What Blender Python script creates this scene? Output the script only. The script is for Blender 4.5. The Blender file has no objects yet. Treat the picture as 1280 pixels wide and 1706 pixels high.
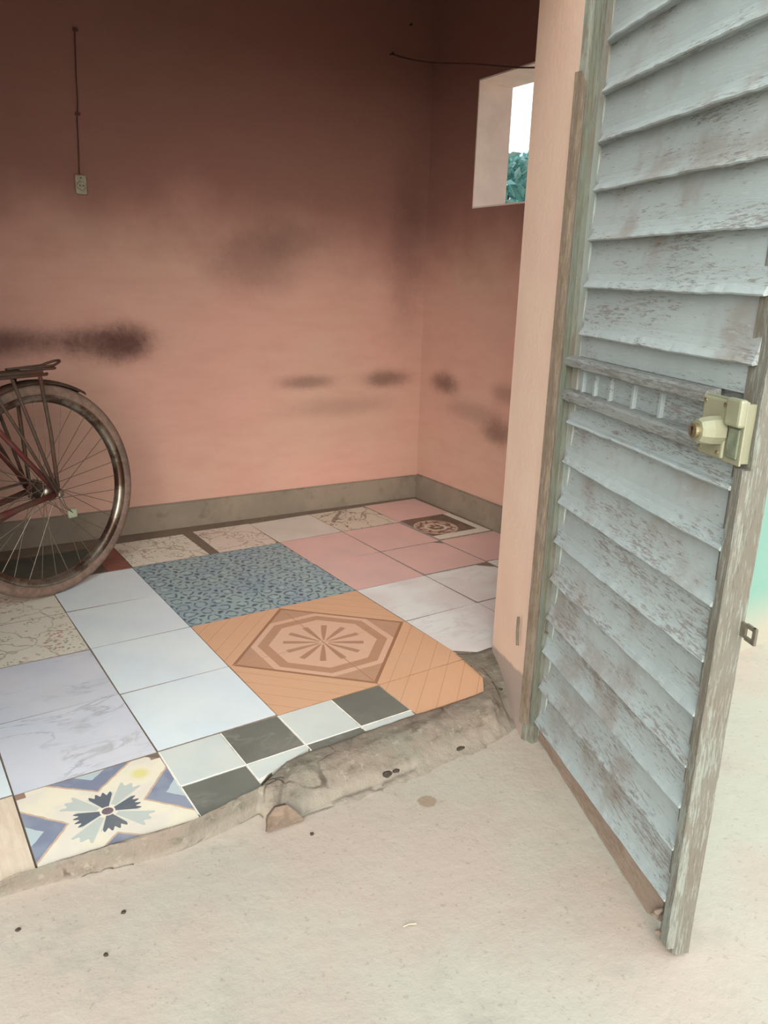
import bpy, bmesh, math, random
from mathutils import Vector, Matrix, noise
random.seed(7)
sc = bpy.context.scene
COL = sc.collection
PI = math.pi

# ------------------------------------------------------------------ camera
F_PX = 1296.97
RM = Matrix(((0.83175515, -0.55442801, 0.02815947), (-0.1328481, -0.24803737, -0.95959827), (0.53901276, 0.79440987, -0.27996107)))
CAM = Vector((-0.45084, -2.750366, 1.029048))
cd = bpy.data.cameras.new('camera'); cam = bpy.data.objects.new('camera', cd); COL.objects.link(cam)
cd.sensor_fit = 'HORIZONTAL'; cd.sensor_width = 36; cd.lens = F_PX / 1280 * 36
cd.clip_start = 0.02
m3 = Matrix((RM[0], -RM[1], -RM[2])).transposed()
cam.matrix_world = Matrix.Translation(CAM) @ m3.to_4x4()
sc.camera = cam
# ------------------------------------------------------------------ world, sun, exposure
W = bpy.data.worlds.new('sky'); sc.world = W; W.use_nodes = True
wn = W.node_tree.nodes; wl = W.node_tree.links
bg = wn['Background']; bg.inputs['Strength'].default_value = 1.35
tc = wn.new('ShaderNodeTexCoord'); sx = wn.new('ShaderNodeSeparateXYZ'); wl.new(tc.outputs['Generated'], sx.inputs[0])
wr = wn.new('ShaderNodeValToRGB'); wl.new(sx.outputs['Z'], wr.inputs[0]); wl.new(wr.outputs[0], bg.inputs[0])
wr.color_ramp.elements[0].color = (0.86, 0.90, 0.90, 1); wr.color_ramp.elements[1].color = (0.80, 0.93, 1.0, 1)
sd = bpy.data.lights.new('hazy_sun', 'SUN'); sd.energy = 2.9; sd.angle = math.radians(50); sd.color = (1.0, 0.95, 0.88)
so = bpy.data.objects.new('hazy_sun', sd); COL.objects.link(so)
SUN_FROM = Vector((-0.80, -1.0, 0.50))
so.rotation_euler = SUN_FROM.to_track_quat('Z', 'Y').to_euler()
sc.view_settings.view_transform = 'Standard'; sc.view_settings.look = 'None'
sc.view_settings.exposure = 0.62; sc.view_settings.gamma = 1; sc.view_settings.use_curve_mapping = False

# ------------------------------------------------------------------ helpers
RT = RM.transposed()
def ray(x, y): return RT @ Vector(((x - 640) / F_PX, (y - 853) / F_PX, 1))
def onz(x, y, z=0.0):            # a point of the floor plan read off the photograph
    d = ray(x, y); t = (z - CAM.z) / d.z; return CAM + d * t
def onplane(x, y, P, n):
    d = ray(x, y); n = Vector(n); return CAM + d * (n.dot(Vector(P) - CAM) / n.dot(d))

def srgb(r, g, b):
    f = lambda v: (v / 255 / 12.92) if v / 255 <= 0.04045 else ((v / 255 + 0.055) / 1.055) ** 2.4
    return (f(r), f(g), f(b), 1)

class NT:                        # tiny expression layer over shader nodes
    def __init__(s, name, rough=0.7, metal=0.0, spec=0.5):
        s.m = bpy.data.materials.new(name); s.m.use_nodes = True
        s.t = s.m.node_tree; s.b = s.t.nodes['Principled BSDF']
        s.b.inputs['Roughness'].default_value = rough; s.b.inputs['Metallic'].default_value = metal
        s.b.inputs['Specular IOR Level'].default_value = spec
    def n(s, k): return s.t.nodes.new('ShaderNode' + k)
    def put(s, inp, v):
        if isinstance(v, E): v = v.o
        if isinstance(v, bpy.types.NodeSocket): s.t.links.new(v, inp)
        else: inp.default_value = v
    def math(s, op, *a, clamp=False):
        k = s.n('Math'); k.operation = op; k.use_clamp = clamp
        for i, v in enumerate(a): s.put(k.inputs[i], v)
        return E(s, k.outputs[0])
    def coord(s, kind='Object'):
        k = s.n('TexCoord'); return k.outputs[kind]
    def xyz(s, v):
        k = s.n('SeparateXYZ'); s.put(k.inputs[0], v); return [E(s, o) for o in k.outputs]
    def vec(s, x, y, z=0.0):
        k = s.n('CombineXYZ')
        for i, v in enumerate((x, y, z)): s.put(k.inputs[i], v)
        return k.outputs[0]
    def noise(s, v, scale=5, detail=4, rough=0.55, dist=0.0):
        k = s.n('TexNoise'); s.put(k.inputs['Vector'], v); k.inputs['Scale'].default_value = scale
        k.inputs['Detail'].default_value = detail; k.inputs['Roughness'].default_value = rough; k.inputs['Distortion'].default_value = dist
        return E(s, k.outputs[0])
    def voro(s, v, scale=5, feature='F1', rnd=1.0):
        k = s.n('TexVoronoi'); k.feature = feature; s.put(k.inputs['Vector'], v); k.inputs['Scale'].default_value = scale
        k.inputs['Randomness'].default_value = rnd
        return E(s, k.outputs['Distance'])
    def step(s, v, a, b):        # smooth 0..1 between a and b
        k = s.n('MapRange'); k.interpolation_type = 'SMOOTHSTEP'
        s.put(k.inputs['Value'], v); k.inputs['From Min'].default_value = min(a, b); k.inputs['From Max'].default_value = max(a, b)
        k.inputs['To Min'].default_value = 0 if a < b else 1; k.inputs['To Max'].default_value = 1 if a < b else 0
        return E(s, k.outputs[0])
    def mix(s, f, a, b):
        k = s.n('Mix'); k.data_type = 'RGBA'; s.put(k.inputs[0], f); s.put(k.inputs[6], a); s.put(k.inputs[7], b)
        return k.outputs[2]
    def scalev(s, v, sc_, loc=(0, 0, 0), rot=(0, 0, 0)):
        k = s.n('Mapping'); s.put(k.inputs[0], v); k.inputs['Scale'].default_value = sc_; k.inputs['Location'].default_value = loc
        k.inputs['Rotation'].default_value = rot
        return k.outputs[0]
    def rnd(s):
        k = s.n('ObjectInfo'); return E(s, k.outputs['Random'])
    def color(s, v): s.put(s.b.inputs['Base Color'], v); return s
    def rough(s, v): s.put(s.b.inputs['Roughness'], v); return s
    def bump(s, h, strength=0.3, dist=0.01):
        k = s.n('Bump'); s.put(k.inputs['Height'], h); k.inputs['Strength'].default_value = strength; k.inputs['Distance'].default_value = dist
        s.t.links.new(k.outputs[0], s.b.inputs['Normal']); return s
class E:
    def __init__(s, nt, o): s.nt = nt; s.o = o
    def __add__(s, b): return s.nt.math('ADD', s, b)
    __radd__ = __add__
    def __sub__(s, b): return s.nt.math('SUBTRACT', s, b)
    def __rsub__(s, b): return s.nt.math('SUBTRACT', b, s)
    def __mul__(s, b): return s.nt.math('MULTIPLY', s, b)
    __rmul__ = __mul__
    def __truediv__(s, b): return s.nt.math('DIVIDE', s, b)
    def abs(s): return s.nt.math('ABSOLUTE', s)
    def max(s, b): return s.nt.math('MAXIMUM', s, b)
    def min(s, b): return s.nt.math('MINIMUM', s, b)
    def lt(s, b): return s.nt.math('LESS_THAN', s, b)
    def gt(s, b): return s.nt.math('GREATER_THAN', s, b)
    def fract(s): return s.nt.math('FRACT', s)
    def sqrt(s): return s.nt.math('SQRT', s)
    def cos(s): return s.nt.math('COSINE', s)
    def exp(s): return s.nt.math('EXPONENT', s)
    def pow(s, b): return s.nt.math('POWER', s, b)
    def clamp(s): return s.nt.math('ADD', s, 0.0, clamp=True)

def link(o, parent=None):
    COL.objects.link(o)
    if parent is not None: o.parent = parent
    return o
def obj(name, bm, mats, parent=None, smooth=False, kind=None, label=None):
    me = bpy.data.meshes.new(name)
    bmesh.ops.recalc_face_normals(bm, faces=bm.faces)
    bm.to_mesh(me); bm.free()
    for m in (mats if isinstance(mats, (list, tuple)) else [mats]):
        me.materials.append(m.m if isinstance(m, NT) else m)
    if smooth:
        for p in me.polygons: p.use_smooth = True
    o = bpy.data.objects.new(name, me); link(o, parent)
    if kind: o['kind'] = kind
    if label: o['label'] = label
    return o
def thing(name, label, cat, loc=(0, 0, 0), group=None):
    o = bpy.data.objects.new(name, None); o.empty_display_size = 0.05; link(o); o.location = loc
    o['label'] = label; o['category'] = cat
    if group: o['group'] = group
    return o
def tag(o, label, cat, group=None):
    o['label'] = label; o['category'] = cat
    if group: o['group'] = group
    return o
def box(bm, a, b, bev=0.0, mi=0):
    vs = [bm.verts.new((x, y, z)) for z in (a[2], b[2]) for y in (a[1], b[1]) for x in (a[0], b[0])]
    fs = [bm.faces.new([vs[i] for i in q]) for q in ((0, 2, 3, 1), (4, 5, 7, 6), (0, 1, 5, 4), (2, 6, 7, 3), (0, 4, 6, 2), (1, 3, 7, 5))]
    for f in fs: f.material_index = mi
    if bev: bmesh.ops.bevel(bm, geom=list({e for f in fs for e in f.edges}), offset=bev, segments=2, affect='EDGES', profile=0.5)
    return vs
def prism(bm, poly, z0, z1, mi=0):
    lo = [bm.verts.new((p[0], p[1], z0)) for p in poly]; hi = [bm.verts.new((p[0], p[1], z1)) for p in poly]
    n = len(poly); fs = [bm.faces.new(lo[::-1]), bm.faces.new(hi)]
    for i in range(n): fs.append(bm.faces.new((lo[i], lo[(i + 1) % n], hi[(i + 1) % n], hi[i])))
    for f in fs: f.material_index = mi
    return fs
def tube(bm, pts, r, seg=10, closed=False, rb=None, cap=True, mi=0):
    pts = [Vector(p) for p in pts]; n = len(pts); rings = []
    prev = None
    for i, p in enumerate(pts):
        if closed: t = pts[(i + 1) % n] - pts[i - 1]
        else: t = pts[min(i + 1, n - 1)] - pts[max(i - 1, 0)]
        t.normalize()
        ref = prev if prev is not None else (Vector((0, 0, 1)) if abs(t.z) < 0.9 else Vector((1, 0, 0)))
        a = (ref - t * ref.dot(t)).normalized(); b = t.cross(a); prev = a
        rr = r[i] if isinstance(r, (list, tuple)) else r
        r2 = rr if rb is None else rb
        rings.append([bm.verts.new(p + a * math.cos(k * 2 * PI / seg) * rr + b * math.sin(k * 2 * PI / seg) * r2) for k in range(seg)])
    for i in range(n if closed else n - 1):
        A = rings[i]; B = rings[(i + 1) % n]
        for k in range(seg): bm.faces.new((A[k], A[(k + 1) % seg], B[(k + 1) % seg], B[k])).material_index = mi
    if cap and not closed:
        bm.faces.new(rings[0][::-1]).material_index = mi; bm.faces.new(rings[-1]).material_index = mi
def ringsweep(bm, R0, prof, seg=72, a0=0, a1=2 * PI, mi=0):
    """sweep profile [(radial offset, lateral)] about the local Y axis, in the XZ plane"""
    full = abs(a1 - a0 - 2 * PI) < 1e-6; N = seg if full else seg + 1; rings = []
    for i in range(N):
        a = a0 + (a1 - a0) * i / seg
        rings.append([bm.verts.new(((R0 + p[0]) * math.cos(a), p[1], (R0 + p[0]) * math.sin(a))) for p in prof])
    for i in range(seg):
        A = rings[i]; B = rings[(i + 1) % N]
        for k in range(len(prof)):
            bm.faces.new((A[k], A[(k + 1) % len(prof)], B[(k + 1) % len(prof)], B[k])).material_index = mi
    if not full: bm.faces.new(rings[0]); bm.faces.new(rings[-1])

# ------------------------------------------------------------------ materials
def plain(name, col, rough=0.7, metal=0.0, var=0.12, scale=30, bump=0.15, dirt=None, dirtlo=0.5, dirthi=0.7, dscale=8):
    n = NT(name, rough, metal); v = n.coord()
    f = n.noise(v, scale, 5, 0.6)
    d = tuple(c * (1 - var * 2) for c in col[:3]) + (1,)
    l = tuple(min(1, c * (1 + var)) for c in col[:3]) + (1,)
    c = n.mix(n.step(f, 0.3, 0.7), d, l)
    if dirt: c = n.mix(n.step(n.noise(v, dscale, 6, 0.65), dirtlo, dirthi), c, dirt)
    n.color(c); n.bump(f, bump, 0.002)
    return n

SALMON = srgb(205, 138, 112)
def wall_material(name, dark_marks, back=True):
    n = NT(name, 0.9, 0, 0.2); v = n.coord(); x, y, z = n.xyz(v)
    a = x if back else y
    big = n.noise(v, 1.6, 4, 0.6); fine = n.noise(v, 55, 5, 0.6); mid = n.noise(n.scalev(v, (1, 1, 3.0)), 6, 5, 0.6)
    c = n.mix(n.step(big, 0.35, 0.65), srgb(200, 154, 138), srgb(194, 157, 138))
    c = n.mix(n.step(mid, 0.35, 0.75) * 0.35, c, srgb(184, 138, 122))
    # lintel shade plus some soot painted into the upper plaster, uneven edge
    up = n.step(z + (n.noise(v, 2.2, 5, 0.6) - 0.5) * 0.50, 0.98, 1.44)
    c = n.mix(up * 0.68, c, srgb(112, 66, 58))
    w = n.noise(v, 14, 6, 0.7); w2 = n.noise(v, 70, 4, 0.7)
    for (ca, cz, ra, rz, k) in dark_marks:
        d = (((a - ca) / ra) * ((a - ca) / ra) + ((z - cz) / rz) * ((z - cz) / rz))
        g = (d * -1.0).exp()
        m = n.step(g + (w - 0.5) * 0.75 * g.sqrt() + (w2 - 0.5) * 0.4 * g.sqrt(), 0.06, 1.05) * k
        c = n.mix(m, c, srgb(72, 46, 42))
    n.color(c); n.bump(fine * 0.6 + mid, 0.35, 0.004)
    return n
M_BACK = wall_material('sooty_shaded_salmon_plaster', [(-0.10, 0.79, 0.45, 0.06, 0.75), (0.36, 0.78, 0.20, 0.075, 0.7), (0.44, 0.78, 0.11, 0.085, 0.7), (1.74, 1.20, 0.12, 0.42, 0.35), (1.22, 0.60, 0.15, 0.035, 0.5), (1.64, 0.60, 0.14, 0.045, 0.6),  # soot stains, plus a tall darker band near the right corner
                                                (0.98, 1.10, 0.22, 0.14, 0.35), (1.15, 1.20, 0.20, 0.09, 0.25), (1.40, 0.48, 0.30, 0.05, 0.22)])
M_RIGHT = wall_material('sooty_shaded_salmon_side_plaster', [(0.14, 0.595, 0.12, 0.055, 0.65), (-0.27, 0.43, 0.13, 0.06, 0.6), (-0.10, 0.49, 0.25, 0.05, 0.28), (-0.30, 0.60, 0.10, 0.05, 0.4)], back=False)
M_INNER = plain('salmon_plaster', srgb(198, 152, 132), 0.9, var=0.05, scale=8)
M_CEIL = plain('dark_roof_boards', srgb(80, 64, 56), 0.9)
M_LINING = plain('pale_window_plaster', srgb(242, 226, 214), 0.85, var=0.05, scale=8)

def facade_material():
    n = NT('mint_facade_paint', 0.85, 0, 0.2); v = n.coord(); x, y, z = n.xyz(v)
    c = n.mix(n.step(n.noise(v, 3, 4), 0.3, 0.7), srgb(116, 154, 141), srgb(126, 158, 144))
    m = n.step(z + (n.noise(v, 6, 5) - 0.5) * 0.10, 0.16, -0.02)
    n.color(n.mix(m, c, srgb(166, 160, 144))); n.bump(n.noise(v, 60, 4), 0.3, 0.003); return n
M_MINT = facade_material()
def reveal_material():
    n = NT('peach_reveal_paint', 0.9, 0, 0.2); v = n.coord(); x, y, z = n.xyz(v)
    c = n.mix(n.step(n.noise(v, 5, 4), 0.3, 0.7), srgb(240, 212, 190), srgb(236, 204, 184))
    k = (y * -1.0 - 1.208) * 0.30                      # bare cement patch rises towards the outer edge
    m = n.step(z - k + (n.noise(v, 12, 3) - 0.5) * 0.02, 0.028, 0.016)
    n.color(n.mix(m, c, srgb(186, 168, 156))); n.bump(n.noise(v, 50, 4), 0.35, 0.003); return n
M_REVEAL = reveal_material()

def cement(name, c1, c2, c3, spots=(), scale=4, bump=0.4, foot=None):
    n = NT(name, 0.95, 0, 0.2); v = n.coord(); x, y, z = n.xyz(v)
    c = n.mix(n.step(n.noise(v, scale * 0.6, 5, 0.6), 0.38, 0.62), c1, c2)
    c = n.mix(n.step(n.noise(v, scale * 2.2, 6, 0.7), 0.52, 0.72) * 0.6, c, c3)
    c = n.mix(n.step(n.noise(v, 90, 3, 0.6), 0.60, 0.72) * 0.35, c, srgb(140, 120, 100))
    w = n.noise(v, 30, 4, 0.6)
    if foot:
        st = n.noise(n.scalev(v, (1.0, 2.6, 2.6), rot=(0, 0, 0.12)), 9, 8, 0.75)
        c = n.mix(n.step(st, 0.50, 0.66) * 0.75, c, srgb(92, 84, 72))
        c = n.mix(n.step(n.noise(v, 40, 5, 0.7), 0.56, 0.66) * 0.5, c, srgb(164, 156, 140))
        cw = n.vec(x + n.noise(v, 14, 3) * 0.08, y * 1.8 + n.noise(v, 11, 3) * 0.08, 0.0)
        ce = n.voro(cw, 5.5, 'DISTANCE_TO_EDGE')
        c = n.mix(n.step(ce, 0.022, 0.006) * n.step(n.noise(v, 5, 3), 0.50, 0.58) * 0.8, c, srgb(70, 62, 52))
    if foot: c = n.mix(n.step(z + (n.noise(v, 11, 4) - 0.5) * 0.03, -0.016, -0.040) * 0.75, c, foot)
    for (px, py, r, k) in spots:
        d = ((x - px) * (x - px) + (y - py) * (y - py)).sqrt() / r
        c = n.mix(n.step(d + (w - 0.5) * 0.5, 1.05, 0.8) * k, c, srgb(150, 128, 106))
    n.color(c); n.bump(n.noise(v, 26, 8, 0.7) + n.noise(v, 4, 3) * 1.5, bump, 0.006); return n
ps = onz(712, 1334, -0.05)
M_GROUND = cement('dusty_cement_ground', srgb(184, 177, 162), srgb(186, 170, 156), srgb(168, 162, 148), [(ps.x, ps.y, 0.022, 0.75)])
M_THRESH = cement('rough_threshold_cement', srgb(132, 126, 112), srgb(138, 123, 110), srgb(98, 94, 82), scale=8, bump=1.0, foot=srgb(154, 144, 130))
M_GROUT = cement('brown_floor_bed', srgb(124, 112, 97), srgb(132, 118, 102), srgb(98, 88, 74), scale=10)
M_BASE = cement('grey_skirting_cement', srgb(140, 126, 110), srgb(126, 114, 100), srgb(100, 86, 72), scale=5)
M_STONE = plain('brown_clay', srgb(122, 104, 88), 0.95, scale=60, bump=0.6)
M_DARKBIT = plain('dark_soil_bit', srgb(70, 60, 50), 0.95, scale=80, bump=0.5)

M_OEDGE = plain('orange_tile_body', srgb(176, 132, 100), 0.95)
M_BEDGE = plain('blue_tile_body', srgb(112, 132, 140), 0.95)
M_TEDGE = plain('grimy_joint_cement', srgb(132, 118, 110), 0.95, scale=60)
# --- tiles (UV = floor-grid coordinates: u to the right, v away from the camera)
def tile_nt(name, rough=0.28):
    n = NT(name, rough, 0, 0.5); k = n.n('UVMap'); u, v, _ = n.xyz(k.outputs[0])
    dust = n.noise(n.coord(), 7, 5, 0.6)
    n.rough(n.step(dust, 0.3, 0.8) * 0.25 + rough)
    return n, k.outputs[0], u, v
def dusty(n, c, k=0.25):
    return n.mix(n.step(n.noise(n.coord(), 5, 6, 0.65), 0.45, 0.75) * k, c, srgb(190, 178, 160))
def t_plain(name, a, b, k=0.2):
    n, uv, u, v = tile_nt(name)
    c = n.mix(n.step(n.noise(uv, 1.5, 3), 0.35, 0.65), a, b); n.color(dusty(n, c, k)); return n
T_WHITE = t_plain('white_glaze', srgb(228, 239, 240), srgb(222, 235, 240), 0.12)
T_PINK = t_plain('pink_glaze', srgb(224, 186, 178), srgb(218, 182, 176), 0.25)
T_CREAMWHITE = t_plain('greyish_white_glaze', srgb(222, 216, 206), srgb(214, 208, 198), 0.4)
T_RED = t_plain('red_brown_glaze', srgb(140, 80, 66), srgb(128, 72, 60), 0.1)
T_GREEN = t_plain('dark_green_glaze', srgb(70, 78, 68), srgb(60, 68, 60), 0.1)
def t_marble(name, base, base2, vein, kv=0.6):
    n, uv, u, v = tile_nt(name)
    c = n.mix(n.step(n.noise(uv, 1.4, 4), 0.35, 0.65), base, base2)
    w = n.noise(n.scalev(uv, (0.8, 2.0, 1), rot=(0, 0, 0.5)), 1.6, 5, 0.6, 0.8)
    m = n.step((w - 0.5).abs(), 0.035, 0.0) * n.step(n.noise(uv, 1.1, 2), 0.42, 0.6)
    m2 = n.step(n.noise(n.scalev(uv, (1, 2, 1), rot=(0, 0, 0.45)), 1.7, 5, 0.65), 0.56, 0.75) * 0.55
    n.color(dusty(n, n.mix((m * kv).max(m2), c, vein), 0.15)); return n
T_MARBLE = t_marble('blue_grey_marble_glaze', srgb(206, 212, 222), srgb(216, 218, 224), srgb(158, 158, 160))
T_WMARBLE = t_marble('white_marble_glaze', srgb(232, 236, 232), srgb(224, 218, 214), srgb(198, 196, 196), 0.4)
def t_floral(name, base, line, leaf, flower, dens=1.0):
    n, uv, u, v = tile_nt(name)
    warp = n.noise(uv, 2.5, 3)
    wv = n.vec(u + warp * 0.5, v + n.noise(uv, 2.1, 3) * 0.4)
    edge = n.voro(wv, 2.1, 'DISTANCE_TO_EDGE')
    c = n.mix(n.step(edge, 0.024, 0.008) * 0.7, base, line)
    sp = n.voro(uv, 26, 'F1')
    clus = n.step(n.noise(uv, 3.2, 2), 0.50, 0.60)
    c = n.mix(n.step(sp, 0.42, 0.30) * clus * 0.8 * dens, c, leaf)
    sp2 = n.voro(n.scalev(uv, (1, 1, 1), loc=(3.3, 1.7, 0)), 20, 'F1')
    clus2 = n.step(n.noise(n.scalev(uv, (1, 1, 1), loc=(5, 2, 0)), 2.6, 2), 0.53, 0.62)
    c = n.mix(n.step(sp2, 0.42, 0.28) * clus2 * 0.75 * dens, c, flower)
    n.color(dusty(n, c, 0.15)); return n
T_FLORAL = t_floral('cream_branch_print_glaze', srgb(228, 224, 208), srgb(170, 158, 134), srgb(118, 128, 88), srgb(172, 124, 106))
T_FLORALB = t_floral('cream_pink_flower_print_glaze', srgb(224, 212, 198), srgb(168, 150, 134), srgb(130, 124, 98), srgb(176, 122, 120), 1.0)
T_FLORALD = t_floral('dark_floral_print_glaze', srgb(216, 206, 188), srgb(92, 76, 62), srgb(90, 78, 60), srgb(84, 66, 54), 1.3)
def t_blue():
    n, uv, u, v = tile_nt('blue_floral_print_glaze', 0.32)
    c = n.mix(n.step(n.noise(uv, 2, 4), 0.35, 0.65), srgb(142, 170, 178), srgb(152, 180, 180))
    warp = n.noise(uv, 8, 2) - 0.5
    uu = u * 5.0 + warp * 0.5; vv = v * 5.0 + (n.noise(n.scalev(uv, (1, 1, 1), loc=(4, 4, 0)), 8, 2) - 0.5) * 0.5
    fu = uu.fract() - 0.5; fv = vv.fract() - 0.5
    r = (fu * fu + fv * fv).sqrt()
    ring = n.step((r - 0.33).abs(), 0.085, 0.035)
    brk = n.step(n.noise(uv, 17, 2), 0.42, 0.5)
    c = n.mix(ring * brk * 0.8, c, srgb(50, 72, 104))
    fu2 = (uu + 0.5).fract() - 0.5; fv2 = (vv + 0.5).fract() - 0.5
    dot = n.step((fu2 * fu2 + fv2 * fv2).sqrt(), 0.20, 0.10)
    c = n.mix(dot * 0.85, c, srgb(44, 62, 92))
    inner = n.step(r, 0.20, 0.14) * n.step(n.noise(uv, 5, 2), 0.50, 0.58)
    c = n.mix(inner * 0.6, c, srgb(176, 196, 196))
    sp = n.step(n.voro(uv, 34), 0.30, 0.18) * n.step(n.noise(uv, 20, 2), 0.5, 0.6)
    c = n.mix(sp * 0.7, c, srgb(60, 80, 106))
    n.color(dusty(n, c, 0.12)); return n
T_BLUE = t_blue()
def t_octagon():
    n, uv, u, v = tile_nt('orange_parquet_print_glaze', 0.3)
    px = u - 2.0; py = v + 3.0; a = px.abs(); b = py.abs()
    grain = n.noise(n.scalev(uv, (1, 9, 1), rot=(0, 0, 0.0)), 6, 5, 0.6)
    # direction of the planks follows the diagonal of each corner
    diag = a + b; across = a - b
    o = a.max(b).max(diag * 0.7071)
    light = n.mix(grain, srgb(226, 188, 162), srgb(216, 174, 146))
    brown = n.mix(grain, srgb(196, 156, 128), srgb(186, 144, 116))
    c = brown
    c = n.mix(o.lt(0.665), c, light)
    c = n.mix(o.gt(0.50) * o.lt(0.60), c, n.mix(grain, srgb(192, 148, 118), srgb(182, 140, 112)))
    r = (px * px + py * py).sqrt()
    th = n.math('ARCTAN2', py, px)
    ray_ = n.step((th * 6.0).cos().abs() - r * 0.55, 0.62, 0.74) * r.lt(0.40) * r.gt(0.05)
    c = n.mix(ray_ * 0.85, c, srgb(166, 126, 100))
    c = n.mix((diag.gt(0.93) * diag.lt(0.975)) * 0.8, c, srgb(150, 104, 74))
    # corner planks outside the diamond
    pgrain = n.noise(n.vec(diag * 22.0, across * 2.0), 1.0, 5, 0.6)
    pl = n.mix(pgrain, srgb(232, 190, 156), srgb(218, 172, 136))
    band = (diag * 4.5).fract()
    pl = n.mix((band.lt(0.055)) * 0.6, pl, srgb(172, 124, 90))
    tone = n.step(n.math('SINE', n.math('FLOOR', diag * 4.5) * 12.7), -0.2, 0.6)
    pl = n.mix(tone * 0.35, pl, srgb(204, 156, 120))
    c = n.mix(diag.gt(0.975), c, pl)
    n.color(dusty(n, c, 0.12)); return n
T_OCT = t_octagon()
def t_star():
    n, uv, u, v = tile_nt('blue_cream_star_print_glaze', 0.3)
    # tile spans u -1..0, v -5..-4 ; local -1..1
    x = (u + 0.5) * 2.0; y = (v + 4.5) * 2.0
    a = x.abs(); b = y.abs(); r = (x * x + y * y).sqrt(); th = n.math('ARCTAN2', y, x)
    w = (n.noise(uv, 14, 2) - 0.5) * 0.05
    cream = n.mix(n.step(n.noise(uv, 3, 3), 0.4, 0.6), srgb(238, 230, 206), srgb(230, 222, 206))
    c = cream
    mx = a.max(b); mn = a.min(b)
    # V shapes at the middle of each side: depth from the side, half-width along it
    vv = (1.0 - mx) + mn * 0.85
    c = n.mix((vv + w).lt(0.48), c, n.mix(n.step(n.noise(uv, 5, 2), 0.4, 0.6), srgb(146, 154, 170), srgb(132, 140, 160)))
    c = n.mix((vv + w).lt(0.20), c, srgb(190, 204, 206))
    c = n.mix(((vv + w).gt(0.48)) * ((vv + w).lt(0.52)), c, srgb(206, 178, 152))
    # pale feathery diagonal petals, dark straight petals
    k4 = (th * 4.0).cos()
    lobes = (th * 28.0).cos() * 0.035
    pale = n.step(k4 * -1.0, 0.45, 0.62) * (r + lobes).lt(0.60) * r.gt(0.14)
    c = n.mix(pale * 0.85, c, srgb(186, 196, 190))
    dark = n.step(k4, -0.12, -0.04) * (r + lobes).lt(0.40) * r.gt(0.10)
    c = n.mix((((k4 + 0.2).abs()).lt(0.14)) * r.lt(0.42) * r.gt(0.1), c, srgb(214, 216, 204))
    c = n.mix(dark, c, srgb(102, 110, 118))
    c = n.mix(r.lt(0.075), c, srgb(120, 104, 112))
    # little brown corner squares and a yellow blot
    c = n.mix(mn.gt(0.86), c, srgb(158, 128, 112))
    yb = ((x - 0.62) * (x - 0.62) + (y - 0.62) * (y - 0.62)).sqrt()
    c = n.mix(n.step(yb, 0.17, 0.06) * 0.7, c, srgb(226, 216, 120))
    n.color(dusty(n, c, 0.15)); return n
T_STAR = t_star()
def t_ornate():
    n, uv, u, v = tile_nt('brown_rosette_print_glaze', 0.3)
    x = (u - 5.5) * 2.0; y = (v + 0.5) * 2.0; a = x.abs(); b = y.abs(); mx = a.max(b); r = (x * x + y * y).sqrt()
    c = n.mix(n.step(n.noise(uv, 8, 3), 0.4, 0.6), srgb(96, 78, 66), srgb(116, 96, 82))
    e = n.voro(uv, 8, 'DISTANCE_TO_EDGE')
    x2 = x + 0.38; r = (x2 * x2 + y * y).sqrt()
    fil = n.step(e, 0.16, 0.07)
    c = n.mix(r.lt(0.66), c, srgb(196, 172, 152))
    c = n.mix(r.lt(0.60) * fil * 0.9, c, srgb(96, 76, 64))
    c = n.mix(n.step((r - 0.30).abs(), 0.06, 0.03), c, srgb(214, 196, 176))
    bx_ = x.max(y * -1.0)
    c = n.mix(bx_.gt(0.66), c, srgb(222, 216, 202))
    n.color(dusty(n, c, 0.15)); return n
T_ORN = t_ornate()
T_CDARK = t_marble('charcoal_marble_glaze', srgb(118, 119, 110), srgb(108, 110, 102), srgb(170, 164, 154), 0.3)
T_CLIGHT = t_plain('pale_grey_glaze', srgb(214, 220, 212), srgb(206, 214, 210), 0.2)
def t_wood():
    n, uv, u, v = tile_nt('beige_wood_print_glaze', 0.35)
    g = n.noise(n.scalev(uv, (7, 0.9, 1)), 3, 6, 0.65)
    n.color(dusty(n, n.mix(n.step(g, 0.35, 0.65), srgb(214, 194, 170), srgb(228, 212, 190)), 0.25)); return n
T_WOOD = t_wood()
M_WGROUT = plain('white_grout', srgb(228, 224, 212), 0.8)

# ------------------------------------------------------------------ room shell
# skirting front faces, read off the floor plan
def back_y(x): return 0.3996 - (x - 0.403) * 0.0486
def right_x(y): return 1.8286 - (0.3303 - y) * 0.0408
XL, ZC = -1.95, 2.45; YF = -1.208; YO = -1.53; ZL = 1.81; ZB = -0.12
bm = bmesh.new()
prism(bm, [(XL - 0.2, back_y(XL - 0.2) + 0.012), (2.03, back_y(2.03) + 0.012), (2.03, back_y(2.03) + 0.21), (XL - 0.2, back_y(XL - 0.2) + 0.21)], ZB, ZC)
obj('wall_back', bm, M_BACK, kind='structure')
bm = bmesh.new()
WY0, WY1, WZ0, WZ1 = 0.0, -0.62, 1.352, 1.846
def rw(y0, y1, z0, z1):
    prism(bm, [(right_x(y0) + 0.012, y0), (right_x(y1) + 0.012, y1), (2.0, y1), (2.0, y0)], z0, z1)
rw(0.34, WY0, ZB, ZC); rw(WY1, YF, ZB, ZC); rw(WY0, WY1, ZB, WZ0); rw(WY0, WY1, WZ1, ZC)
bmesh.ops.remove_doubles(bm, verts=bm.verts, dist=1e-5)
obj('wall_right', bm, M_RIGHT, kind='structure')
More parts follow.
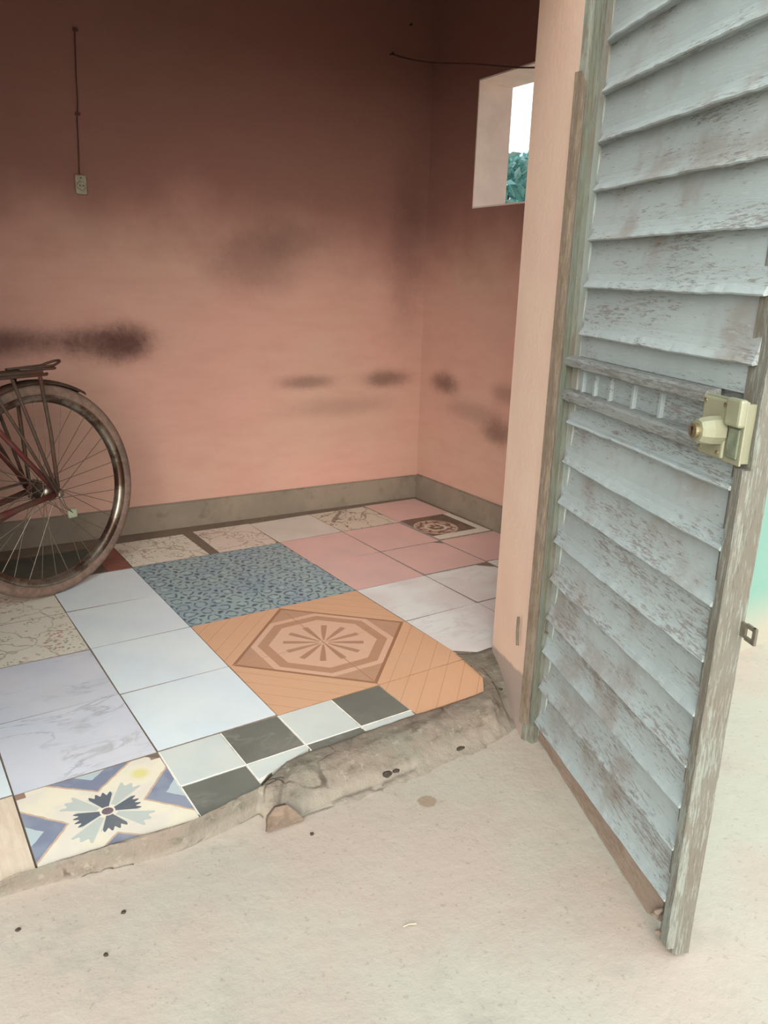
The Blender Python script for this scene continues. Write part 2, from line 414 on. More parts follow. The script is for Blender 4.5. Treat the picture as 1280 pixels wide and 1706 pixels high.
# plaster lining of the little unglazed window opening
bm = bmesh.new(); e = 0.006
for (y0, y1, z0, z1) in ((WY0, WY0 - e, WZ0, WZ1), (WY1 + e, WY1, WZ0, WZ1), (WY0, WY1, WZ0, WZ0 + e), (WY0, WY1, WZ1 - e, WZ1)):
    prism(bm, [(right_x(y0) + 0.008, y0), (right_x(y1) + 0.008, y1), (2.004, y1), (2.004, y0)], z0, z1)
obj('window_1', bm, M_LINING, kind='structure')
bm = bmesh.new(); prism(bm, [(XL - 0.2, -1.53), (XL, -1.53), (XL, 0.51), (XL - 0.2, 0.51)], ZB, ZC)
obj('wall_left', bm, M_INNER, kind='structure')
# front wall with the doorway; the right jamb is splayed
bm = bmesh.new(); JL = -0.85
def paint(fs):
    for f in fs:
        f.normal_update(); c = f.calc_center_median(); n = f.normal
        f.material_index = 0
        if n.y < -0.9 and c.y < YO + 0.01: f.material_index = 1
        elif abs(n.x) > 0.3 and abs(n.z) < .1 and abs(c.x) < 1.0: f.material_index = 2
        elif abs(n.z) > .9 and JL < c.x < 0.95 and c.z > 1.7: f.material_index = 2
def fw(poly, z0, z1):
    fs = prism(bm, poly, z0, z1); bmesh.ops.recalc_face_normals(bm, faces=fs); paint(fs)
fw([(0.811, YO), (3.2, YO), (3.2, YF), (0.994, YF)], ZB, ZC)
fw([(XL - 0.2, YO), (JL, YO), (JL, YF), (XL - 0.2, YF)], ZB, ZC)
fw([(JL, YO), (0.811, YO), (0.994, YF), (JL, YF)], ZL, ZC)
obj('wall_front', bm, [M_INNER, M_MINT, M_REVEAL], kind='structure')
bm = bmesh.new(); box(bm, (XL - 0.2, YO - 0.06, ZC), (3.25, 0.75, ZC + 0.08)); obj('ceiling', bm, M_CEIL, kind='structure')

# skirtings
bm = bmesh.new()
prism(bm, [(XL, back_y(XL)), (1.8286, back_y(1.8286)), (1.84, back_y(1.84) + 0.012), (XL, back_y(XL) + 0.012)], -0.004, 0.112)
bmesh.ops.bevel(bm, geom=[e for e in bm.edges if all(v.co.z > 0.1 for v in e.verts)], offset=0.004, segments=2, affect='EDGES')
obj('baseboard_back', bm, M_BASE, kind='structure')
bm = bmesh.new()
prism(bm, [(right_x(0.3303), 0.3303), (right_x(YF), YF), (right_x(YF) + 0.012, YF), (right_x(0.3303) + 0.012, 0.3303)], -0.004, 0.118)
bmesh.ops.bevel(bm, geom=[e for e in bm.edges if all(v.co.z > 0.1 for v in e.verts)], offset=0.004, segments=2, affect='EDGES')
obj('baseboard_right', bm, M_BASE, kind='structure')

# ------------------------------------------------------------------ floor bed, threshold, ground
PAIRS = [((-80, 1497), (-80, 1514)), ((0, 1473), (0, 1494)), ((63, 1447), (63, 1478)), ((130, 1425), (125, 1465)), ((200, 1403), (190, 1452)), ((265, 1384), (245, 1436)), ((327, 1366), (300, 1418)), ((380, 1338), (370, 1388)),
         ((437, 1310), (430, 1358)), ((455, 1290), (455, 1385)), ((478, 1266), (478, 1388)), ((510, 1252), (515, 1366)), ((560, 1236), (580, 1345)), ((610, 1216), (640, 1322)), ((650, 1203), (682, 1306)), ((690, 1189), (720, 1292)),
         ((735, 1176), (770, 1268)), ((775, 1163), (810, 1250)), ((806, 1150), (840, 1237)), ((803, 1112), (862, 1228)), ((757, 1087), (876, 1223)), ((785, 1086), (892, 1220)), ((823, 1074), (912, 1222))]
def gz(x, y):                    # ground height: the yard falls away gently from the left
    t = max(0, min(1, (0.15 - x) / 0.55)); t = t * t * (3 - 2 * t)
    return -0.052 + 0.022 * t
inner = [onz(*a, 0.003) for a, b in PAIRS]
toe = []
for a, b in PAIRS:
    p = onz(*b, -0.05); p = onz(*b, gz(p.x, p.y)); toe.append(p)
# extend to the left out of the frame, up to the other jamb
dl = (inner[0] - inner[1]); inner.insert(0, Vector((JL + 0.0, inner[0].y - 0.005, 0.003))); toe.insert(0, Vector((JL + 0.0, toe[0].y - 0.01, gz(JL, -1.5))))
bm = bmesh.new()
poly = [(XL, back_y(XL)), (1.8286, 0.3303), (right_x(YF), YF), (0.994, YF)] + [(p.x, p.y + 0.012) for p in reversed(inner)] + [(JL, YF), (XL, YF)]
prism(bm, poly, -0.10, -0.0024)
floor_o = obj('floor', bm, M_GROUT, kind='structure')

NS, NC = 10, 26
rows = []
for i in range(len(inner) - 1):
    for k in range(NS if i < len(inner) - 2 else NS + 1):
        f = k / NS; A = inner[i].lerp(inner[i + 1], f); B = toe[i].lerp(toe[i + 1], f); rows.append((A, B))
bm = bmesh.new(); grid = []
chunk = onz(474, 1355, -0.02)
crack0 = onz(480, 1283, 0); crack1 = onz(464, 1345, -0.01); crack0.z = crack1.z = 0; crackd = crack1 - crack0; crackl = crackd.length; crackd.normalize()
for A, B in rows:
    d = Vector((B.x - A.x, B.y - A.y, 0)); row = []
    jit = noise.noise(Vector((A.x * 30, A.y * 30, 1))) * 0.003
    dn = d.normalized()
    for c in range(NC):
        t = c / (NC - 1)
        p = Vector((A.x, A.y, 0)) + d * t - dn * jit * (1 - t)
        plate = 0.0055
        if c == 0: z = -0.003
        elif c == 1: z = 0.004
        else:
            q = max(0, (t - 0.30) / 0.70); q = q * q * (3 - 2 * q)
            z = plate * (1 - q) + (B.z - 0.004) * q
        nz = noise.noise(p * 13) * 0.003 + noise.noise(p * 34) * 0.003 + noise.noise(p * 90) * 0.0015
        if c > 1: z += nz * min(1, max(0.0, (t - 0.12) / 0.2)) + abs(nz) * 0.4
        cr = abs(t - 0.80 + noise.noise(Vector((A.x * 9, 3, 0))) * 0.10)
        if cr < 0.045 and c > 1 and c < NC - 1 and A.x < 0.55 and noise.noise(Vector((A.x * 5, 8, 0))) > -0.15: z -= 0.008
        ck = (p - crack0).dot(crackd); cl = ((p - crack0) - crackd * ck).length
        if 0 < ck < crackl and c > 1: z -= 0.010 * max(0, 1 - cl / 0.007)
        dd = (p - Vector((chunk.x, chunk.y, 0))).length
        if dd < 0.05 and c > 5: z -= 0.016 * (1 - dd / 0.05)
        row.append(bm.verts.new((p.x, p.y, z)))
    base = [bm.verts.new((B.x, B.y, -0.10)), bm.verts.new((A.x, A.y, -0.10))]
    grid.append(row + base)
for i in range(len(grid) - 1):
    for c in range(NC + 1):
        a, b, c2, d2 = grid[i][c], grid[i][c + 1], grid[i + 1][c + 1], grid[i + 1][c]
        bm.faces.new((a, b, c2, d2))
th = obj('trim_1', bm, M_THRESH, kind='structure', smooth=True)
th['label'] = 'rough cement threshold between tiled floor and yard'

bm = bmesh.new(); N = 90; X0, X1, Y0, Y1 = -4.0, 4.0, -6.5, YF + 0.0
vs = []
for j in range(N + 1):
    y = Y0 + (Y1 - Y0) * j / N
    vs.append([bm.verts.new((X0 + (X1 - X0) * i / N, y, gz(X0 + (X1 - X0) * i / N, y) + noise.noise(Vector((i * 0.2, j * 0.25, 0))) * 0.003)) for i in range(N + 1)])
for j in range(N):
    for i in range(N): bm.faces.new((vs[j][i], vs[j][i + 1], vs[j + 1][i + 1], vs[j + 1][i]))
# keep the yard outside the house
dead = [f for f in bm.faces if f.calc_center_median().y > -1.40 and JL - 1.4 < f.calc_center_median().x < 3.1]
bmesh.ops.delete(bm, geom=dead, context='FACES')
obj('ground', bm, M_GROUND, kind='structure', smooth=True)
bm = bmesh.new(); box(bm, (-14, -20, -0.16), (20, 16, -0.12)); obj('ground', bm, M_GROUND, kind='structure')

# ------------------------------------------------------------------ floor tiles, each its own part of the floor
U = 0.3
def tile(name, mat, i, j, w=1.0, h=1.0, cuts=(), gap=0.0027, dz=0.0, label=None, tilt=None, poly=None, edge=None):
    """cell column i, row j (rows count towards the camera); w,h in cells; cuts = pixel lines to slice along"""
    x0, x1 = i * U + gap / 2, (i + w) * U - gap / 2
    y1, y0 = -j * U - gap / 2, -(j + h) * U + gap / 2
    bm = bmesh.new(); rj = lambda: random.uniform(-0.0009, 0.0009)
    pts = poly or [(x0 + rj(), y0 + rj()), (x1 + rj(), y0 + rj()), (x1 + rj(), y1 + rj()), (x0 + rj(), y1 + rj())]
    prism(bm, pts, -0.0095, 0.0)
    for f in bm.faces: f.material_index = 1
    max(bm.faces, key=lambda f: f.calc_center_median().z).material_index = 0
    top = [e for e in bm.edges if all(v.co.z > -1e-6 for v in e.verts)]
    bmesh.ops.bevel(bm, geom=top, offset=0.0005, segments=1, affect='EDGES')
    for (p, q) in cuts:
        a = onz(*p, 0); b = onz(*q, 0); n = Vector(((b - a).y, -(b - a).x, 0))
        keep = Vector(((i + .5) * U, 0.3, 0))
        if n.dot(keep - a) > 0: n = -n
        bmesh.ops.bisect_plane(bm, geom=list(bm.verts) + list(bm.edges) + list(bm.faces), plane_co=a, plane_no=n, clear_outer=True)
        bmesh.ops.holes_fill(bm, edges=[e for e in bm.edges if e.is_boundary])
    if not bm.faces: bm.free(); return None
    for f in bm.faces:
        f.normal_update()
        f.material_index = 0 if f.calc_center_median().z > -0.0001 else 1
    c = Vector(((x0 + x1) / 2, (y0 + y1) / 2, 0))
    tx, ty = (random.uniform(-0.0016, 0.0016), random.uniform(-0.0016, 0.0016)) if tilt is None else tilt
    for v in bm.verts:
        v.co.z += dz + random.uniform(0, 0) + (v.co.x - c.x) * tx / 0.15 + (v.co.y - c.y) * ty / 0.15
    uvl = bm.loops.layers.uv.new('UVMap')
    for f in bm.faces:
        for l in f.loops: l[uvl].uv = (l.vert.co.x / U, l.vert.co.y / U)
    for v in bm.verts: v.co -= c
    o = obj(name, bm, [mat, edge or M_TEDGE], floor_o); o.location = c
    if label: o['label'] = label
    return o
wt = lambda *a, **k: tile('white_tile', T_WHITE, *a, **k)
pk = lambda *a, **k: tile('pink_tile', T_PINK, *a, label='dusty pink floor tile', **k)
EDGE1 = ((-80, 1499), (327, 1370))
for j in range(0, 4): wt(0, j)
for (i, j) in ((1, 0), (2, 0), (1, 1), (2, 1)): tile('blue_tile', T_BLUE, i, j, gap=0.0010, edge=M_BEDGE, label='blue floor tile printed with dark floral rings', tilt=(0, 0))
for (i, j) in ((1, 2), (2, 2), (1, 3)): tile('parquet_tile', T_OCT, i, j, gap=0.0010, edge=M_OEDGE, label='orange tile, quarter of a parquet star pattern', tilt=(0, 0))
tile('parquet_tile', T_OCT, 2, 3, gap=0.0010, edge=M_OEDGE, label='orange tile, quarter of a parquet star pattern', tilt=(0, 0), cuts=[((690, 1192), (806, 1153)), ((759, 1077), (806, 1114))])
tile('parquet_tile', T_OCT, 2, 4, gap=0.0010, edge=M_OEDGE, label='orange plank-print tile broken off at the threshold', tilt=(0, 0), cuts=[((690, 1192), (806, 1153)), ((803, 1105), (808, 1152))])
for (i, j) in ((3, 0), (3, 1), (4, 0), (4, 1), (5, 1), (5, -1)): pk(i, j)
tile('white_marble_tile', T_WMARBLE, 3, 2, label='white marbled floor tile'); tile('white_marble_tile', T_WMARBLE, 4, 2); tile('white_marble_tile', T_WMARBLE, 5, 2)
tile('white_marble_tile', T_WMARBLE, 3, 3, cuts=[((752, 1083), (900, 1092))]); tile('white_marble_tile', T_WMARBLE, 4, 3, w=0.9)
tile('rosette_tile', T_ORN, 5, 0, w=0.96, dz=0.004, tilt=(-0.001, 0.001), label='brown tile with a cream rosette and cream border')
tile('floral_tile', T_FLORALD, 4, -1, label='beige tile densely printed with dark foliage')
tile('greyish_tile', T_CREAMWHITE, 3, -1)
tile('floral_tile', T_FLORALB, 2.13, -1, w=0.87, label='cream tile printed with pinkish flowers')
tile('floral_tile', T_FLORAL, 1, -1, w=1.0, label='cream tile printed with thin brown branches')
tile('dark_green_tile', T_GREEN, 0, -1, w=0.70); tile('red_brown_tile', T_RED, 0.70, -1, w=0.30, label='narrow red-brown cut tile')
tile('dark_green_tile', T_GREEN, -1, -1); tile('dark_green_tile', T_GREEN, -2, -1)
for (i, j) in ((-1, 0), (-1, 1)): tile('floral_tile', T_FLORAL, i, j, label='cream tile printed with branches and small leaves')
tile('marble_tile', T_MARBLE, -1, 2, label='bluish marbled floor tile'); tile('marble_tile', T_MARBLE, -1, 3, label='lilac-white marbled floor tile')
for j in range(0, 4): wt(-2, j)
tile('wood_print_tile', T_WOOD, -2, 4, cuts=[((-80, 1499), (63, 1449))], label='beige wood-print floor tile at the threshold')
tile('star_tile', T_STAR, -1, 4, cuts=[((63, 1449), (327, 1368)), ], label='cream and blue tile with a dark four-petal flower')
# small chequer squares with white joints
chk = []
EDGE2 = ((327, 1369), (437, 1312)); EDGE3 = ((440, 1314), (700, 1187))
for (i, j, dark, cut) in ((0, 4, 0, ()), (0.5, 4, 1, ()), (0, 4.5, 1, [EDGE2]), (0.5, 4.5, 0, [((330, 1362), (490, 1262))]), (1, 4, 0, [EDGE3]), (1.5, 4, 1, ()), (1, 4.5, 1, [((500, 1262), (700, 1186))]), (1.5, 4.5, 0, [((500, 1262), (700, 1186))])):
    tile('dark_chequer_tile' if dark else 'light_chequer_tile', T_CDARK if dark else T_CLIGHT, i, j, w=0.5, h=0.5, gap=0.0042, edge=M_WGROUT, cuts=cut, tilt=(0, 0), label=('charcoal' if dark else 'pale grey') + ' small square tile in the chequer')
bm = bmesh.new()
pz = [(0.0012, -1.2012), (0.5995, -1.2012)] + [(p.x, p.y + 0.006) for p in (onz(*q, 0) for q in ((690, 1186), (610, 1213), (560, 1233), (510, 1249), (478, 1262), (452, 1288), (437, 1307), (380, 1335), (329, 1360)))]
prism(bm, pz, -0.006, -0.0010); obj('white_grout', bm, M_WGROUT, floor_o)
# plausible floor beyond the left edge of the frame
for j in range(-1, 4):
    for i in range(-6, -2):
        (wt if (i + j) % 2 else (lambda *a: tile('marble_tile', T_MARBLE, *a)))(i, j, *( (1, 1) if False else ()))

# ------------------------------------------------------------------ loose bits on the threshold and yard
def blob(name, px, z, r, mat, label, cat='debris', sq=(1, 1, .6), group=None):
    c = onz(*px, z); bm = bmesh.new(); bmesh.ops.create_icosphere(bm, subdivisions=2, radius=r)
    s = random.uniform(0, 50)
    for v in bm.verts:
        v.co *= 1 + 0.45 * noise.noise(v.co / r * 1.3 + Vector((s, 0, 0)))
        v.co.x *= sq[0]; v.co.y *= sq[1]; v.co.z *= sq[2]
    zmin = min(v.co.z for v in bm.verts)
    for v in bm.verts: v.co.z -= zmin + 0.001
    o = obj(name, bm, mat); o.location = c
    tag(o, label, cat, group or ('small pebbles on the yard cement' if cat == 'pebble' else 'soil clods on the threshold')); return o
# exposed clay wedge under the broken threshold lip
bm = bmesh.new(); za = -0.035
tri = [onz(444, 1386, -0.045), onz(505, 1366, -0.045), onz(492, 1352, -0.022), onz(478, 1340, -0.004), onz(458, 1345, -0.010), onz(446, 1360, -0.030)]
cc = sum(tri, Vector()) / len(tri)
top = [bm.verts.new(p + Vector((random.uniform(-.002, .002), -0.002, random.uniform(0, .002)))) for p in tri]; bot = [bm.verts.new(p + Vector((0.01, 0.03, -0.02))) for p in tri]
ctr = bm.verts.new(cc + Vector((-0.001, -0.003, 0.001)))
for i in range(6):
    bm.faces.new((top[i], top[(i + 1) % 6], ctr)); bm.faces.new((top[i], bot[i], bot[(i + 1) % 6], top[(i + 1) % 6]))
bm.faces.new(bot)
tag(obj('clay_lump', bm, M_STONE), 'brown triangular clay lump under the broken threshold lip', 'rubble')
blob('soil_clod', (645, 1293), -0.010, 0.009, M_DARKBIT, 'larger dark soil clod in the middle of the threshold', sq=(1.3, 1, .6))
blob('soil_clod', (660, 1286), -0.006, 0.006, M_DARKBIT, 'small dark clod just right of the larger threshold clod', sq=(1.4, 1, .6))
blob('soil_clod', (768, 1248), -0.006, 0.006, M_DARKBIT, 'thin dark soil flake on the threshold near the door post', sq=(2.0, 1, .6))
blob('soil_clod', (834, 1150), 0.008, 0.006, M_DARKBIT, 'dark crumb at the foot of the peach door reveal')
for (px, lab) in (((30, 1550), 'small dark pebble at the left edge of the yard'), ((177, 1592), 'dark pebble low in the yard, left of centre'), ((520, 1390), 'dark pebble just outside the broken threshold corner'), ((206, 1521), 'tiny pebble between threshold and the dark yard pebble')):
    p = onz(*px, -0.05); blob('pebble', px, gz(p.x, p.y), 0.0042, M_DARKBIT, lab, 'pebble')
bm = bmesh.new(); a = onz(672, 1544, -0.050); b = onz(694, 1539, -0.049)
tube(bm, [a, (a + b) / 2 + Vector((0, 0.002, 0.001)), b], 0.0012, 6)
tag(obj('straw_bit', bm, plain('dry_straw', srgb(196, 184, 158), 0.8)), 'short pale straw lying on the yard cement', 'straw')

# ------------------------------------------------------------------ door frame post
def wood_paint(name, paint, wood, amount=0.5, axis=0, grain=None, green=None):
    n = NT(name, 0.85, 0, 0.25); v = n.coord(); info = n.rnd()
    k = n.n('VectorMath'); k.operation = 'ADD'; n.put(k.inputs[0], v); n.put(k.inputs[1], n.vec(info * 7.0, info * 3.0, info * 11.0))
    vv = k.outputs[0]
    s = [2.2, 9, 12] if axis == 0 else [14, 14, 1.6]
    fsc = tuple(x * 3.2 if x > 5 else x * 2.4 for x in s)
    g = n.noise(n.scalev(vv, fsc), 6, 8, 0.75, 0.3)
    g2 = n.noise(n.scalev(vv, tuple(x * 0.45 for x in s)), 2.6, 5, 0.6)
    g3 = n.noise(n.scalev(vv, (4, 4, 4)), 1.3, 4, 0.6)
    c = n.mix(n.step(n.noise(vv, 3, 4), 0.35, 0.65), paint, tuple(x * 0.88 for x in paint[:3]) + (1,))
    c = n.mix(n.step(g3, 0.50, 0.68) * 0.55, c, tuple(min(1, x * y) for x, y in zip(wood[:3], (1.25, 1.18, 1.12))) + (1,))
    if green: c = n.mix(n.step(g2, 0.50, 0.60), c, green)
    wear = n.step(g * 0.75 + g2 * 0.40, 0.70 - amount * 0.20, 0.75 - amount * 0.20)
    c = n.mix(wear * 0.7, c, wood)
    c = n.mix(n.step(n.noise(n.scalev(vv, tuple(x * 1.3 for x in fsc)), 7, 6, 0.7), 0.57, 0.66) * n.step(g2, 0.42, 0.58) * 0.6, c, srgb(88, 80, 72))
    c = n.mix(n.step(n.noise(n.scalev(vv, fsc, loc=(3, 3, 3)), 5, 6, 0.7), 0.58, 0.66) * 0.4, c, tuple(min(1, x * 1.25) for x in paint[:3]) + (1,))
    n.color(c); n.bump(g, 0.6, 0.003); return n
PAINT = srgb(170, 179, 178)
M_SLAT = wood_paint('peeling_pale_paint', PAINT, srgb(126, 116, 108), 0.42)
M_STILE = wood_paint('weathered_stile_wood', srgb(138, 142, 132), srgb(106, 96, 84), 0.85, axis=2)
M_RAIL = wood_paint('weathered_rail_wood', srgb(142, 146, 142), srgb(108, 104, 98), 0.75)
M_STILEL = wood_paint('pale_hinge_stile_paint', srgb(168, 176, 168), srgb(132, 122, 110), 0.25, axis=2)
M_KICK = wood_paint('bare_kickboard_wood', srgb(164, 146, 130), srgb(140, 118, 102), 0.6)
M_POST = wood_paint('green_grey_post_paint', srgb(132, 134, 122), srgb(108, 94, 80), 0.6, axis=2, green=srgb(112, 118, 108))
M_POSTG = wood_paint('green_post_paint', srgb(112, 120, 106), srgb(104, 96, 80), 0.75, axis=2, green=srgb(92, 118, 102))
M_LATH = wood_paint('brown_lath_wood', srgb(128, 114, 98), srgb(98, 84, 70), 0.7, axis=2)
fr = bpy.data.objects.new('trim_2', None); link(fr); fr['kind'] = 'structure'; fr['label'] = 'weathered green and grey wooden door post'
fr.location = (0.801, -1.565, 0)
bm = bmesh.new()   # moulded post: stepped section
prism(bm, [(0.015, 0.0), (0.060, 0.0), (0.060, 0.034), (0.010, 0.034), (0.010, 0.020), (0.015, 0.019)], -0.056, ZL - 0.002)
obj('post', bm, M_POST, fr)
bm = bmesh.new(); prism(bm, [(0.011, -0.001), (0.017, -0.001), (0.017, 0.007), (0.011, 0.007)], 0.0, ZL - 0.004); obj('bead', bm, M_POSTG, fr)
bm = bmesh.new(); prism(bm, [(-0.002, 0.016), (0.010, 0.013), (0.010, 0.034), (-0.002, 0.034)], 0.0, 1.44)
for v in bm.verts:
    if v.co.z > 1.4: v.co.z += -0.02 * (v.co.x > 0.005)
obj('lath', bm, M_LATH, fr)
bm = bmesh.new(); prism(bm, [(JL - 0.801 + .01, 0.0), (0.015, 0.0), (0.015, 0.034), (JL - 0.801 + .01, 0.034)], ZL - 0.0, ZL + 0.05); obj('head_rail', bm, M_POST, fr)
# iron holdfast sticking out of the reveal beside the post
bm = bmesh.new(); q0 = onplane(866, 1075, (0.801, -1.53, 0), (0.318 / .372 * 1, -0.193 / .372, 0)); q1 = onplane(868, 1028, (0.801, -1.53, 0), (0.318, -0.193, 0))
q0 -= fr.location; q1 -= fr.location
off = Vector((-0.005, 0.003, 0)); tube(bm, [q0 + off, (q0 + q1) / 2 + off * 1.25, q1 + off], 0.0035, 8); 
M_RUST = plain('dull_grey_iron', srgb(112, 104, 90), 0.7, 0.3, scale=60, dirt=srgb(96, 76, 60))
obj('holdfast', bm, M_RUST, fr)

# ------------------------------------------------------------------ door leaf, opened out towards the yard
H = Vector((0.85402, -1.52194, 0)); ux, uy = -0.412654, -0.910888
door = bpy.data.objects.new('door_1', None); link(door); door['kind'] = 'structure'
door['label'] = 'weathered pale slatted wooden door leaf standing open'
door.location = H; door.rotation_euler = (0, 0, math.atan2(uy, ux))
S0, S1, ZT, ZBt = 0.045, 0.700, 1.80, -0.045
TH = 0.030
def dj(name, bm, mat, parent=door, **k): return obj(name, bm, mat, parent, **k)
def tj(bm, amp, sc_=25):
    for v in bm.verts:
        v.co += Vector((noise.noise(v.co * sc_), noise.noise(v.co * sc_ + Vector((9, 0, 0))), noise.noise(v.co * sc_ + Vector((0, 9, 0))))) * amp
def vplank(s0, s1, y0, y1, z0, z1, n=40, amp=0.0008):
    bm = bmesh.new(); pr = [(s0, y0 + .002), (s0 + .002, y0), (s1 - .002, y0), (s1, y0 + .002), (s1, y1), (s0, y1)]
    rg = []
    for i in range(n + 1):
        z = z0 + (z1 - z0) * i / n
        rg.append([bm.verts.new((p[0] + noise.noise(Vector((z * 14, p[0] * 40, 2))) * amp, p[1] + noise.noise(Vector((z * 14, p[0] * 40, 7))) * amp, z)) for p in pr])
    for i in range(n):
        for k in range(6): bm.faces.new((rg[i][k], rg[i][(k + 1) % 6], rg[i + 1][(k + 1) % 6], rg[i + 1][k]))
    bm.faces.new(rg[0]); bm.faces.new(rg[-1]); return bm
dj('stile', vplank(S0, 0.078, 0.0, TH, ZBt + 0.012, ZT), M_STILEL, label='pale hinge-side stile')
dj('stile', vplank(0.655, S1, 0.0, TH, ZBt, ZT, amp=0.0014), M_STILE, label='grey weathered lock-side stile')
bm = bmesh.new(); box(bm, (0.078, 0.004, ZT - 0.07), (0.655, 0.027, ZT), 0.002); dj('rail', bm, M_STILEL)
bm = bmesh.new(); box(bm, (0.078, 0.012, ZBt + 0.02), (0.655, 0.022, ZT - 0.07)); dj('backing_board', bm, M_SLAT)
# kick rail with a ragged lower edge
bm = bmesh.new(); n = 40; rg = []
for i in range(n + 1):
    s = S0 + 0.01 + (0.655 - S0 - 0.01) * i / n
    zb = ZBt + 0.006 + noise.noise(Vector((s * 30, 0, 0))) * 0.004 + (0.02 * max(0, (s - 0.61) / 0.045)); zt = 0.012 + (s - 0.05) * 0.05 + 0.01
    rg.append([bm.verts.new(p) for p in ((s, -0.001, zb), (s, -0.001, zt), (s, 0.012, zt), (s, 0.012, zb))])
for i in range(n):
    for k in range(4): bm.faces.new((rg[i][k], rg[i][(k + 1) % 4], rg[i + 1][(k + 1) % 4], rg[i + 1][k]))
bm.faces.new(rg[0]); bm.faces.new(rg[-1])
dj('kick_rail', bm, M_KICK, label='bare brown bottom rail')
# slats: (zl left, zl right, s left, s right) lower edges
SL = [(1.738, 1.730), (1.652, 1.642), (1.565, 1.558), (1.478, 1.470), (1.391, 1.378), (1.303, 1.290), (1.216, 1.202), (1.124, 1.116), (1.034, 1.029), (0.941, 0.937), None, (0.755, 0.761), (0.666, 0.669), (0.572, 0.582), (0.479, 0.491), (0.386, 0.398), (0.290, 0.306), (0.202, 0.230), (0.105, 0.150), (0.008, 0.046)]
def slat(zl0, zl1, zt0, zt1, s0, s1, n=60, seed=0, flare=0.017, taper=True):
    bm = bmesh.new(); rg = []
    for i in range(n + 1):
        f = i / n; s = s0 + (s1 - s0) * f
        zl = zl0 + (zl1 - zl0) * f; zt = zt0 + (zt1 - zt0) * f; h = zt - zl
        nz = noise.noise(Vector((s * 40, seed * 3.1, 0))); nz2 = noise.noise(Vector((s * 12, seed * 5.3, 4)))
        e = zl + nz * 0.0016 + nz2 * 0.002; fl = flare + nz * 0.001
        tp = min(1.0, (s - s0) / 0.022) * (min(1.0, (s1 - s) / 0.03) if taper else 1.0); tp = tp * tp * (3 - 2 * tp)
        fl = 0.003 + (fl - 0.003) * tp
        if zl0 > 0.9: fl -= 0.008 * max(0.0, 1 - (s1 - s) / 0.16)
        pr = [(0.010, zt), (0.005, zt), (0.002, zl + h * 0.60), (-0.001, zl + h * 0.30), (-0.001 - (fl - .001) * .30, zl + h * 0.17), (-fl + 0.002, e + 0.006), (-fl, e + 0.0025), (-fl + 0.002, e), (0.004, e + 0.002), (0.010, e + 0.003)]
        rg.append([bm.verts.new((s, y + nz2 * 0.0006, z)) for y, z in pr])
    m = len(rg[0])
    for i in range(n):
        for k in range(m): bm.faces.new((rg[i][k], rg[i][(k + 1) % m], rg[i + 1][(k + 1) % m], rg[i + 1][k]))
    bm.faces.new(rg[0]); bm.faces.new(rg[-1]); return bm
for k, q in enumerate(SL):
    if q is None: continue
    zl0, zl1 = q
    if k == 0: zt0, zt1 = ZT - 0.072, ZT - 0.072
    elif SL[k - 1] is None: zt0, zt1 = 0.803, 0.806
    else: zt0, zt1 = SL[k - 1][0] + 0.004, SL[k - 1][1] + 0.004
    s1 = 0.676 if k < 10 else 0.679
    o = dj('slat', slat(zl0, zl1, zt0, zt1, 0.079 if k < 11 else 0.058 - 0.0028 * (k - 11), s1, seed=k, taper=False), M_SLAT, smooth=False)
dj('edge_batten', vplank(0.678, 0.7015, -0.013, 0.001, -0.030, 0.795, amp=0.0016), M_STILE)
# flat field boards round the two lock rails
bm = bmesh.new(); box(bm, (0.050, 0.001, 0.896), (0.664, 0.012, 0.944), 0.001); dj('field_board', bm, M_SLAT)
bm = bmesh.new(); box(bm, (0.050, 0.004, 0.824), (0.600, 0.012, 0.878), 0.001); dj('field_board', bm, M_SLAT)
for (za, zb, lab) in ((0.873, 0.893, 'upper weathered batten meeting the lock'), (0.801, 0.823, 'lower weathered batten meeting the lock')):
    bm = bmesh.new(); rg = []; n = 40
    for i in range(n + 1):
        s = 0.048 + (0.596 - 0.048) * i / n; w = noise.noise(Vector((s * 40, za * 90, 0))) * 0.0016
        rg.append([bm.verts.new(p) for p in ((s, 0.004, za - .001), (s, -0.019, za + w), (s, -0.022, za + 0.003 + w), (s, -0.022, zb - 0.004 + w), (s, -0.018, zb + w), (s, 0.004, zb + 0.003))])
    for i in range(n):
        for k in range(6): bm.faces.new((rg[i][k], rg[i][(k + 1) % 6], rg[i + 1][(k + 1) % 6], rg[i + 1][k]))
    bm.faces.new(rg[0]); bm.faces.new(rg[-1]); dj('batten', bm, M_RAIL, label=lab)
for s in (0.105, 0.165, 0.235, 0.33, 0.43):      # small upright laths between the battens
    bm = bmesh.new(); box(bm, (s, -0.003, 0.824), (s + 0.010, 0.005, 0.874), 0.0012)
    for v in bm.verts: v.co.x += (v.co.z - 0.85) * 0.06
    dj('upright_lath', bm, M_SLAT)
# ragged splinters at the rotten bottom corner
for (s, z, dx, dz, r) in ((0.655, -0.008, -0.020, -0.012, 0.006), (0.672, -0.026, -0.016, -0.016, 0.006), (0.650, -0.004, 0.012, 0.020, 0.007)):
    bm = bmesh.new(); tube(bm, [(s, -0.004, z), (s + dx * .5, -0.008, z + dz * .4), (s + dx, -0.006, z + dz)], [r, r * .8, r * .35], 7); tj(bm, 0.003, 70); dj('splinter', bm, M_KICK)
bm = bmesh.new(); tube(bm, [(0.052, -0.002, 0.282), (0.052, -0.010, 0.278), (0.052, -0.011, 0.25), (0.052, -0.002, 0.246)], 0.0028, 8); dj('staple', bm, M_RUST)
